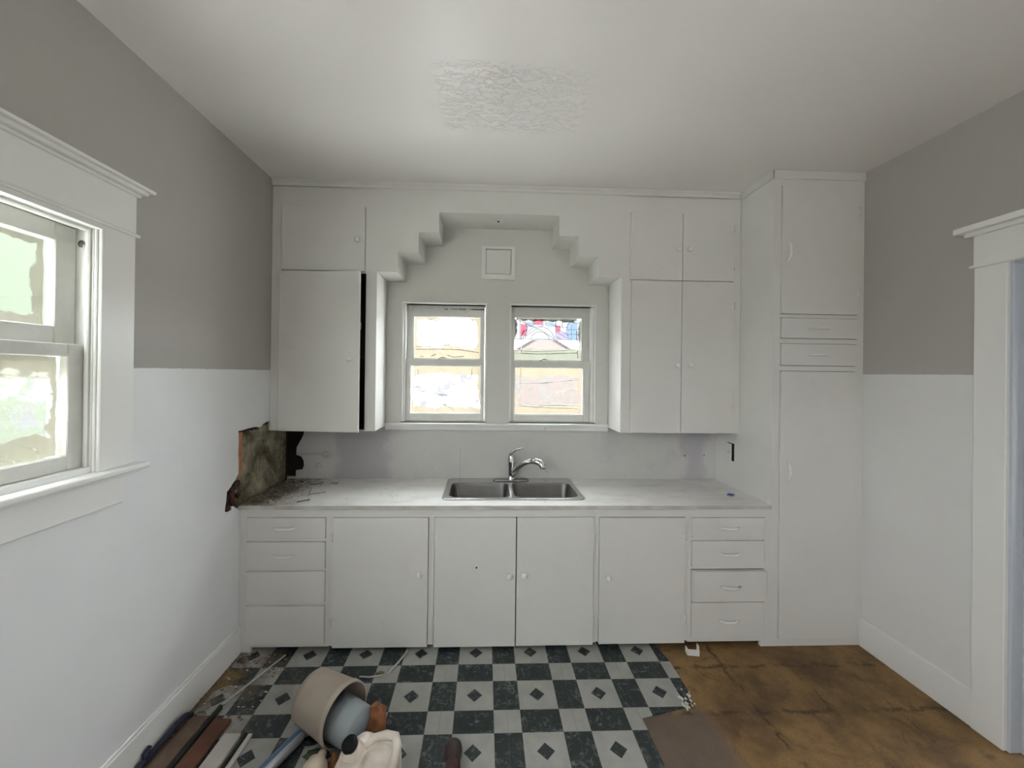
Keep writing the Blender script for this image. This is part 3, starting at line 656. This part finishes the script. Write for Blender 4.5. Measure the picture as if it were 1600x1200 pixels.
# vent cover above the windows
e = thing('vent_cover', 'small square white framed vent cover on the wall above the two windows', 'vent', (.093, B, 2.5))
MB().plate([rect(-.039, .225, 2.502, 2.761), rect(-.008, .197, 2.540, 2.741)], 'y', B-.024, B-.0005).out('frame', M['trim'], e)
MB().box(-.002, .191, B-.018, B-.002, 2.546, 2.735, .002).out('panel', M['cab'], e)
MB().lathe([(0, -.006), (.005, -.005), (.006, 0), (0, 0)], (.093, B-.024, 2.515), (0, 1, 0), 10).out('screw', M['trim'], e)
# ================================================================== SPLASHBACK, WORKTOP, SINK
sp_ = [(-1.466, K+.0005), (P-.001, K+.0005), (P-.001, Zu-.001), (jx1+.002, Zu-.001), (jx1+.002, 1.3045), (jx0-.002, 1.3045), (jx0-.002, Zu-.001), (-1.392, Zu-.001), (-1.415, 1.25), (-1.462, 1.16), (-1.464, 1.105), (-1.425, 1.09), (-1.408, 1.06), (-1.404, 1.02), (-1.415, .99), (-1.45, .985), (-1.465, .982)]
e = thing('splashback', 'patchy grey and lavender splashback panel between worktop and wall cupboards', 'splashback', (.2, B, K))
MB().plate([sp_], 'y', B-.007, B-.001).out('panel', M['splash'], e)
sm_ = mat('seam_filler', (.3, .29, .28), .8); MB().box(-.1905, -.1885, B-.0078, B-.0069, .925, 1.16).out('seam', sm_, e); MB().box(.262, .264, B-.0078, B-.0069, .925, .96).out('seam', sm_, e)
for x, z, r_ in ((-1.236, 1.107, .005), (1.62, 1.11, .007), (1.78, 1.115, .005), (.50, .975, .004), (-.98, 1.2, .002)): MB().lathe([(0, -.0005), (r_, -.0005), (r_*.9, .001), (0, .001)], (x, B-.0075, z), (0, 1, 0), 8).out('screw_hole', M['twig'], e)
MB().lump((-1.29, B-.007, 1.02), (.022, .004, .018), 3, .5).out('filler_patch', M['crumb_w'], e)
MB().box(-1.46, -1.26, B-.0082, B-.0068, 1.10, 1.122, .0005).lathe([(0, -.0012), (.024, -.0012), (.026, 0), (0, 0)], (-1.236, B-.0072, 1.107), (0, 1, 0), 16).out('conduit_mark', mat('grey_conduit_mark', (.46, .46, .44), .7), e)
e = thing('worktop', 'long worn white laminate worktop, littered with rubble at its left end', 'worktop', (.18, .3, K))
sh = [(-.258, .115), (.660, .115), (.660, .515), (-.258, .515)]
MB().plate([[(XL+.0, -.012), (P-.0005, -.012), (P-.0005, B-.0005), (XL+.0, B-.0005)], sh], 'z', K, BZ+.004).out('top', M['top'], e)
MB().box(XL+.001, P-.0005, -.0135, -.012, BZ+.002, K-.0005, .0005).out('edge_strip', mat('worn_edge_strip', (.60, .59, .56), .5, col2=(.42, .40, .37), vscale=6), e)
e = thing('kitchen_sink', 'double-bowl stainless steel sink set into the white worktop', 'sink', (.2, .33, K))
R0 = rrect(-.277, .680, .098, .600, .035, K+.0015); R1_ = rrect(-.272, .675, .103, .595, .033, K+.006)
def lo2(L): return [(p[0], p[1]) for p in L]
bl = rrect(-.240, .181, .135, .478, .055, 0); br = rrect(.209, .647, .135, .478, .055, 0)
MB().plate([lo2(R1_), lo2(bl), lo2(br)], 'z', K+.0045, K+.006).loft([R0, rrect(-.279, .682, .096, .602, .036, K+.0055), rrect(-.272, .675, .103, .595, .033, K+.0075), rrect(-.264, .667, .111, .587, .030, K+.0062)]).out('rim', M['rim'], e)
def bowl(x0, x1):
    L = []
    for ins, z, r_ in ((0, K+.006, .055), (.004, K-.002, .054), (.008, K-.02, .053), (.018, K-.14, .05), (.035, K-.168, .05), (.07, K-.175, .04), (.15, K-.177, .03)):
        L.append(rrect(x0+ins, x1-ins, .135+ins, .478-ins, min(r_, .16), z))
    b = MB().loft(L, False, True); o = b.out('bowl', M['steel'], e)
    MB().lathe([(0, .001), (.028, .001), (.040, .003), (.043, .0), (0, 0)], ((x0+x1)/2, .31, K-.1768), (0, 0, 1)).out('drain', M['chrome_d'], o)
bowl(-.240, .181); bowl(.209, .647)
MB().lathe([(0, .003), (.014, .003), (.017, 0), (0, 0)], (.47, .545, K+.006), (0, 0, 1), 16).out('hole_cover', M['rim'], e)
# faucet
e = thing('kitchen_faucet', 'chrome single-lever kitchen faucet with arched pull-out spout behind the sink', 'faucet', (.215, .545, K+.006))
fz = K+.0065
pl_ = rrect(.072, .350, .512, .578, .032, fz, 8)
MB().loft([pl_, [(p[0], p[1], fz+.006) for p in pl_], rrect(.080, .342, .518, .572, .027, fz+.011, 8)], True, True).out('base_plate', M['chrome_d'], e)
MB().lathe([(.030, .010), (.030, .016), (.026, .022), (.0245, .06), (.026, .11), (.0275, .15), (.0285, .153), (.0275, .157), (.027, .175), (.024, .196), (.018, .208), (.008, .214), (0, .215)], (.212, .545, K), (0, 0, 1), 28).out('body', M['chrome'], e)
MB().tube([(.205, .54, K+.205), (.212, .53, K+.225), (.238, .515, K+.248), (.272, .50, K+.262), (.300, .485, K+.268)], [.016, .013, .010, .008, .0065], 12).out('lever', M['chrome'], e)
sp1 = MB().tube([(.216, .535, K+.045), (.236, .515, K+.085), (.262, .49, K+.125), (.292, .462, K+.155), (.322, .44, K+.175), (.352, .42, K+.184)], [.020, .021, .021, .0205, .020, .020], 18).out('spout', M['chrome'], e)
MB().tube([(.353, .4195, K+.1843), (.385, .400, K+.188), (.410, .385, K+.182), (.428, .374, K+.166), (.434, .370, K+.148), (.434, .370, K+.140)], [.0205, .0235, .025, .025, .024, .021], 18).out('spray_head', M['chrome'], e)
# loose outlet cover on the pantry side
e = thing('outlet_cover', 'loose white outlet cover plate standing off the pantry side above worktop', 'outlet cover', (P, .42, 1.18))
MB().box(P-.0022, P-.0003, .372, .452, 1.118, 1.250).out('wall_box', M['void'], e)
xf = Matrix.Translation((P-.003, .462, 0)) @ Matrix.Rotation(math.radians(-7), 4, 'Z')
MB().box(-.005, 0, -.080, 0, 1.118, 1.246, .002, 2).out('plate', M['trim'], e, xf)
MB().lathe([(0, -.002), (.004, -.002), (.005, 0), (0, 0)], (-.005, -.04, 1.182), (1, 0, 0), 10).out('screw', M['chrome_d'], e, xf)
# ================================================================== broken corner
struct(MB().box(XL-.045, XL-.033, .005, .318, .86, 1.42).box(XL-.047, XL-.035, .322, B-.001, .86, 1.42).out('wall_left_sheathing', M['mould']))
struct(MB().box(XL-.060, XL-.050, -.19, .004, .86, 1.44).out('wall_left_cavity', M['rot']))
struct(MB().box(XL-.027, XL-.003, -.022, .022, 1.105, 1.372, .002).out('wall_left_stud', M['stud']))
b = MB(); random.seed(21)
for k in range(26):
    t = k/25; b.lump((XL-.018, .0+t*.33, 1.372+.028*max(0, t-.45)*1.5+random.uniform(-.005, .006)), (.012, .012, random.uniform(.005, .014)), k, .8, 1, True)
for k in range(18): b.lump((XL-.02+random.uniform(-.01, .01), -.10+random.uniform(-.02, .11), .93+random.uniform(0, .13)), (.016, .02, random.uniform(.015, .03)), k+50, .8, 1, True)
struct(b.out('wall_left_torn_edge', M['rot']))
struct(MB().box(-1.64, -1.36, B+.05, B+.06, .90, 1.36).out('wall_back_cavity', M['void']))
# rubble on the worktop (crumbs nobody could count)
b = MB(); random.seed(31)
for k in range(640):
    t = random.random()**1.7; x = XL+.015+t*.42; y = .02+random.random()*.56
    if (x-XL) > .14+.5*y*(1.2-t) and random.random() < .75: continue
    s_ = random.uniform(.0012, .005)*(1.2-t*.6)
    b.lump((x, y, K+s_*.4), (s_*random.uniform(.8, 1.8), s_, s_*.6), k, .8, 1, True)
for k in range(60):
    s_ = random.uniform(.004, .012); b.lump((XL+.02+random.random()**1.5*.14, .02+random.random()*.5, K+s_*.3), (s_*1.3, s_, s_*.55), k+900, .8, 1, True)
tag(b.out('plaster_rubble', M['crumb']), 'brown plaster crumbs and dust strewn over the left end of the worktop', 'rubble', kind='stuff')
for lab, c0, r_ in (('largest flat lump of brown plaster on the worktop near its left front', (-1.385, .15), (.045, .016, .006)), ('brown plaster lump on the worktop against the broken left wall', (-1.455, .07), (.03, .022, .014))):
    tag(MB().lump((c0[0], c0[1], K+r_[2]*.8), r_, 4+c0[0], .9, 2, True).out('plaster_lump', M['crumb']), lab, 'rubble')
def splinter(pts, r_, lab, m='twig', nm='splinter'):
    tag(MB().tube([(x, y, K+r_) for x, y in pts], r_, 5).out(nm, M[m]), lab, 'splinter')
splinter([(-1.28, .44), (-1.235, .452), (-1.208, .495)], .0025, 'bent dark splinter at the back of the worktop under the ajar cupboard')
splinter([(-1.145, .475), (-1.093, .482)], .002, 'short straight dark splinter behind the bent ones on the worktop')
splinter([(-1.229, .345), (-1.182, .206), (-1.094, .262)], .0018, 'thin V-shaped wire lying on the worktop between splinters and front edge')
splinter([(-1.190, .050), (-1.131, .098)], .003, 'pale splinter lying at the front edge of the worktop left of the sink', 'board_dk')
b = MB()
for x, y in ((-.70, .33), (-.63, .18), (-.59, .18), (-.61, .15), (-.48, .3), (-.9, .12), (.4, .06), (-.7, .2), (1.2, .3)): b.lump((x, y, K+.0012), (.004, .003, .0015), x, .5, 1, True)
tag(b.out('specks', M['twig']), 'dark specks scattered on the worktop between rubble and sink', 'rubble', kind='stuff')
tag(MB().lump((1.735, .20, K+.005), (.026, .014, .006), 2, .9, 2, True).out('blue_scrap', M['bluebit']), 'small crumpled blue scrap on the right end of the worktop by the pantry', 'scrap')
# ================================================================== THINGS ON THE FLOOR
F0 = .004
def frus(o, ax, r0, r1, L, th, closed=True, n=40, rimr=0):
    """open bucket profile along axis, opening at h=0, bottom at h=L"""
    pr_ = [(r0-th, .0), (r1-th, L-th)]
    if closed: pr_.append((0, L-th)); pr_ += [(0, L)]
    pr_ += [(r1, L), (r1+(r0-r1)*.12, L*.88), (r0, .03)]
    if rimr: pr_ += [(r0+rimr, .028), (r0+rimr, .0)]
    else: pr_ += [(r0, 0)]
    pr_ += [(r0-th, 0)]
    return MB().lathe(pr_, o, ax, n)
ang = math.radians(150); ax = Vector((math.cos(ang), math.sin(ang), -.02))
e = thing('tan_bucket', 'scuffed tan plastic bucket lying on its side on the checked floor', 'bucket', (-.74, -.55, F0))
frus((-.64, -.60, .139), ax, .128, .116, .235, .004, True, 44, .003).out('shell', M['tan'], e)
e = thing('grey_bucket', 'grey-blue plastic tub nested inside and sticking out of the tan bucket', 'bucket', (-.6, -.62, F0))
MB().lathe([(0, .0), (.080, .0), (.087, .006), (.098, .23), (.094, .23), (.083, .010), (0, .010)], (-.553, -.647, .108), ax, 40).out('shell', M['greyplastic'], e)
# white jug with black cap, lying with its handle up
def jug():
    e = thing('white_jug', 'dirty white plastic jug with black cap lying below the buckets', 'jug', (-.47, -.90, F0))
    out = [(-.600, -1.18), (-.345, -1.18), (-.338, -.80), (-.345, -.735), (-.365, -.705), (-.40, -.695), (-.455, -.705), (-.485, -.690), (-.515, -.672), (-.545, -.685), (-.575, -.715), (-.60, -.76), (-.612, -.85)]
    t = bmesh.new()
    def ring(sc, z):
        cx, cy = -.47, -.92
        return [(cx+(x-cx)*sc, cy+(y-cy)*(1-(1-sc)*.6), z) for x, y in out]
    # subdivide outline smoothly
    def smooth(L, it=3):
        for _ in range(it):
            N = []
            for i in range(len(L)):
                a, b = Vector(L[i]), Vector(L[(i+1) % len(L)]); N += [tuple(a.lerp(b, .25)), tuple(a.lerp(b, .75))]
            L = N
        return L
    lev = [(.86, F0+.001), (.95, .012), (1, .03), (1, .095), (.97, .118), (.90, .132)]
    b = MB().loft([smooth(ring(s_, z)) for s_, z in lev], True, False)
    # top with sunken panel
    def pan(sc, z): return [(-.428+(x+.428)*sc, -.80+(y+.80)*sc, z) for x, y in [(p[0], p[1]) for p in smooth([(-.50, -.90, 0), (-.365, -.90, 0), (-.365, -.755, 0), (-.47, -.755, 0), (-.50, -.80, 0)], 3)]]
    top = smooth(ring(.90, .132)); b.bm.verts.ensure_lookup_table()
    tl = MB().plate([[(p[0], p[1]) for p in top], [(p[0], p[1]) for p in pan(1, 0)]], 'z', .1318, .1322)
    me_ = bpy.data.meshes.new('t'); tl.bm.to_mesh(me_); b.bm.from_mesh(me_); tl.bm.free()
    b.loft([pan(1, .1322), pan(.96, .124), pan(.90, .112), pan(.8, .108)], False, True)
    b.lump((-.508, -.722, .105), (.055, .040, .052), 2, .1, 3).lump((-.548, -.775, .105), (.058, .065, .045), 2, .1, 3)
    b.out('jug_body', M['jug'], e)
    b = MB().tube([(-.372, -.90, .128), (-.36, -.84, .140), (-.358, -.77, .146), (-.375, -.728, .146), (-.42, -.715, .144), (-.47, -.725, .140), (-.50, -.76, .128)], [.014, .018, .019, .019, .018, .017, .015], 14)
    b.out('handle', M['jug'], e)
    MB().lathe([(.036, -.02), (.036, .006), (.033, .018), (0, .018)], (-.553, -.765, .135), (-.25, -.30, .9), 22).out('neck', M['jug'], e)
    MB().lathe([(0, .045), (.022, .045), (.030, .042), (.033, .034), (.033, .017), (0, .017)], (-.553, -.765, .135), (-.25, -.30, .9), 24).out('cap', M['black'], e)
jug()
e = thing('cream_bottle', 'cream plastic bottle lying left of the white jug', 'bottle', (-.66, -.85, F0))
MB().lathe([(0, 0), (.018, 0), (.020, .02), (.022, .03), (.045, .05), (.052, .08), (.052, .26), (.045, .27), (0, .27)], (-.700, -.705, .062), (-.05, -.97, -.01), 24).out('bottle_body', M['cream'], e)
e = thing('sealant_tube', 'blue and silver tube lying on the floor left of the jug', 'tube', (-.90, -.66, F0))
ta = Vector((-.42, -.90, 0)).normalized(); to = Vector((-.846, -.575, F0+.029))
MB().lathe([(0, -.004), (.012, 0), (.022, .010), (.027, .03), (.028, .30), (.0, .30)], to, ta, 24).out('tube_body', M['foil'], e)
b = MB(); Mx = []
sd = ta.cross(Vector((0, 0, 1)))
rings = []
for k in range(9):
    h_ = .015+.28*k/8; rr = .0288 if k else .0265
    rings.append([to+ta*h_+(sd*math.cos(a)*rr+Vector((0, 0, 1))*math.sin(a)*rr) for a in [math.radians(5+105*j_/8) for j_ in range(9)]])
for i in range(8):
    for j_ in range(8):
        f_ = b.bm.faces.new([b.bm.verts.new(rings[i+p][j_+q]) for p, q in ((0, 0), (1, 0), (1, 1), (0, 1))]); f_.smooth = True
bmesh.ops.remove_doubles(b.bm, verts=b.bm.verts[:], dist=1e-5); b.out('label', M['blue'], e)
tag(MB().lump((-.50, -.585, .085), (.045, .04, .083), 6, .9, 2, True).out('orange_lump', M['orange']), 'rusty orange lump standing between the grey tub and the white jug', 'debris')
tag(MB().lump((-.635, -.735, .040), (.028, .03, .038), 9, .7, 2, True).out('brown_lump', M['orange']), 'brown lump wedged between tub, cream bottle and jug cap', 'debris')
tag(MB().lump((-.905, -.49, .026), (.022, .028, .022), 5, .6, 2).out('dark_stone', M['rot']), 'dark reddish lump on the floor behind the tan bucket base', 'debris')
tag(MB().lump((-.80, -.60, .014), (.05, .02, .011), 15, .6, 2, True).out('black_scrap', M['black']), 'flat black scrap under the front of the tan bucket', 'debris')
tag(MB().lump((-.755, -.665, .016), (.045, .028, .010), 8, .4, 2).out('green_lid', M['leaf']), 'dark green scrap on the floor between silver tube and cream bottle', 'debris')
e = thing('brown_bottle', 'dark brown bottle lying at the bottom edge right of the jug', 'bottle', (-.12, -.75, F0))
MB().lathe([(0, 0), (.022, .002), (.036, .012), (.041, .03), (.040, .06), (.032, .08), (.031, .24), (0, .24)], (-.125, -.655, .046), (.05, -1, -.02), 24).out('bottle_body', M['brown'], e)
MB().lathe([(.0322, .10), (.0322, .2), (.031, .2), (.031, .1), (.0322, .1)], (-.125, -.655, .046), (.05, -1, -.02), 24).out('label', M['rot'], e)
# boards along the left wall
def plank(nm, lab, x0, y0, x1, y1, w, t, z, m, cat='board'):
    d = Vector((x1-x0, y1-y0, 0)); L = d.length; a = math.atan2(d.y, d.x)
    xf = Matrix.Translation((x0, y0, z)) @ Matrix.Rotation(a, 4, 'Z')
    b = MB().box(0, L, -w/2, w/2, 0, t, .0025)
    return tag(b.out(nm, M[m], None, xf), lab, cat)
plank('tan_board', 'tan weathered board on the floor, nearest the left baseboard', -1.405, -.455, -1.44, -1.5, .085, .018, F0, 'board_tan')
plank('dark_batten', 'thin dark green batten between the tan and red-brown boards', -1.345, -.40, -1.373, -1.5, .018, .024, F0, 'board_dk', 'batten')
plank('red_board', 'red-brown board lying between dark batten and white board', -1.285, -.475, -1.318, -1.5, .085, .018, F0, 'board_red')
plank('white_board', 'wide white painted board on the floor at the lower left', -1.187, -.555, -1.210, -1.5, .080, .016, F0, 'board_w')
plank('shade_gap_strip', 'narrow dark strip standing for the shaded gap right of the wide white board', -1.128, -.550, -1.149, -1.5, .014, .014, F0, 'board_dk', 'batten')  # dark colour stands for shade in the gap between the boards
plank('white_strip', 'narrow white strip of wood at the right of the pile of boards', -1.103, -.555, -1.125, -1.5, .020, .014, F0, 'board_w', 'batten')
e = thing('pry_bar', 'dark blue metal bar with hooked end leaning by the left baseboard', 'pry bar', (-1.46, -.6, F0))
MB().tube([(-1.452, -.46, .030), (-1.458, -.49, .045), (-1.462, -.53, .052), (-1.466, -.60, .045), (-1.468, -.68, .042), (-1.466, -.9, .036)], [.015, .016, .013, .012, .012, .012], 10).out('shaft', M['navy'], e)
MB().tube([(-1.466, -.70, .040), (-1.474, -.695, .062), (-1.476, -.67, .075)], [.012, .012, .009], 10).out('claw', M['navy'], e)
def stick(nm, lab, p, r_, m='board_w'): return tag(MB().tube(p, r_, 6).out(nm, M[m]), lab, 'stick')
stick('white_trim_stick', 'long thin white stick running from the cabinets toward the pile of boards', [(-1.206, -.032, .010), (-1.29, -.235, .010), (-1.371, -.435, .010)], .0055)
stick('white_stick', 'short white stick on the floor in front of the single-door unit', [(-.464, -.014, .012), (-.50, -.10, .009), (-.543, -.195, .009)], .006)
stick('bent_strip', 'short curved whitish sliver left of the short white stick', [(-.70, -.208, .008), (-.64, -.215, .009), (-.57, -.20, .008)], .0045)
tag(MB().lump((-.59, -.185, .008), (.035, .018, .005), 3, .9, 1, True).out('grey_chip', M['crumb']), 'grey-brown chip between the curved sliver and the short white stick', 'debris')
# litter along the left edge
b = MB(); random.seed(77)
for k in range(230):
    y = -.02-random.random()**1.2*.55; x = -1.485+random.random()**2*.3
    s_ = random.uniform(.0015, .007); b.lump((x, y, F0+s_*.4), (s_*random.uniform(.8, 2.2), s_*1.2, s_*.6), k, .8, 1, True)
tag(b.out('floor_litter', M['crumb']), 'brown dirt and chips along the left baseboard in front of the drawers', 'litter', kind='stuff')
b = MB()
for k in range(40):
    y = -.02-random.random()*.45; x = -1.48+random.random()*.35; s_ = random.uniform(.002, .005)
    b.lump((x, y, F0+s_*.4), (s_*2, s_, s_*.5), k, .8, 1, True)
for k in range(22):
    s_ = random.uniform(.003, .009); b.lump((1.10+random.uniform(-.03, .05), -.38+random.uniform(-.08, .05), F0+s_*.3), (s_, s_*1.6, s_*.3), k, .9, 1, True)
tag(b.out('paint_flakes', M['crumb_w']), 'white flakes and chips at the left baseboard and at the torn flooring corner', 'litter', kind='stuff')
tag(MB().lump((-1.44, -.075, .012), (.03, .022, .009), 13, .9, 2, True).out('curled_scrap', M['crumb']), 'curled tan scrap on the floor under the corner of the left drawers', 'debris')
e = thing('plastic_bracket', 'small white plastic bracket on the brown floor below the right drawers', 'bracket', (1.33, -.06, 0))
xf = Matrix.Translation((1.328, -.062, .0)) @ Matrix.Rotation(math.radians(-8), 4, 'Z')
MB().box(-.037, .037, -.018, -.012, .001, .040, .002).box(-.037, -.031, -.012, .020, .001, .040, .002).box(.031, .037, -.012, .020, .001, .060, .002).box(-.031, .031, -.012, .020, .001, .005, .001).out('bracket_body', M['trim'], e, xf)
# ================================================================== OUTSIDE
gd = struct(MB().box(-14, 14, -16, 16, -.75, -.70).out('ground_outside', mat('pale_concrete_yard', (.44, .43, .42), .9)))
e = thing('neighbour_house', 'pinkish board-sided house seen through the upper right window pane', 'house', (1.0, 4.2, -.7))
g = NG('pink_siding'); gx = g.math('LESS_THAN', g.math('MODULO', g.math('ADD', g.x, 20), .085), .008)
sid = g.fin(g.mix(g.math('MULTIPLY', gx, .4), (.022, .0155, .014), (.013, .010, .009)), .8)
MB().plate([[(.25, -.7), (1.75, -.7), (1.75, 2.02), (.98, 2.47), (.25, 2.05)]], 'y', 4.0, 5.2).out('siding_walls', sid, e)
rf = MB().tube([(.95, 3.99, 2.50), (1.9, 3.99, 1.945)], .035, 4, True, False).tube([(1.01, 3.99, 2.50), (.1, 3.99, 1.955)], .035, 4, True, False)
rf.out('barge_boards', mat('white_barge_board', (.85, .85, .85), .6), e)
fence_m = mat('pale_green_wall', (.046, .055, .039), .9, var=.1, vscale=.8)
tag(MB().box(-4.6, -4.4, -2.3, 5, -.7, 4.2).out('garden_wall', fence_m), 'pale green neighbouring wall seen through the left window', 'wall')
for o in list(COL.objects):
    if o.type == 'MESH' and o.parent is None and 'label' not in o and 'kind' not in o: struct(o)
GROUPS = {'drawer_cabinet': 'white base units under the worktop', 'base_cabinet': 'white base units under the worktop', 'sink_cabinet': 'white base units under the worktop',
          'wall_cupboard': 'wall cupboards beside the windows', 'splinter': 'splinters on the worktop', 'plaster_lump': 'plaster lumps on the worktop',
          'tan_board': 'boards by the left baseboard', 'red_board': 'boards by the left baseboard', 'white_board': 'boards by the left baseboard',
          'dark_batten': 'battens among the boards', 'shade_gap_strip': 'battens among the boards', 'white_strip': 'battens among the boards',
          'white_trim_stick': 'white sticks on the floor', 'white_stick': 'white sticks on the floor', 'bent_strip': 'white sticks on the floor'}
for o in COL.objects:
    k = o.name.split('.')[0]
    if o.parent is None and 'label' in o and k in GROUPS: o['group'] = GROUPS[k]
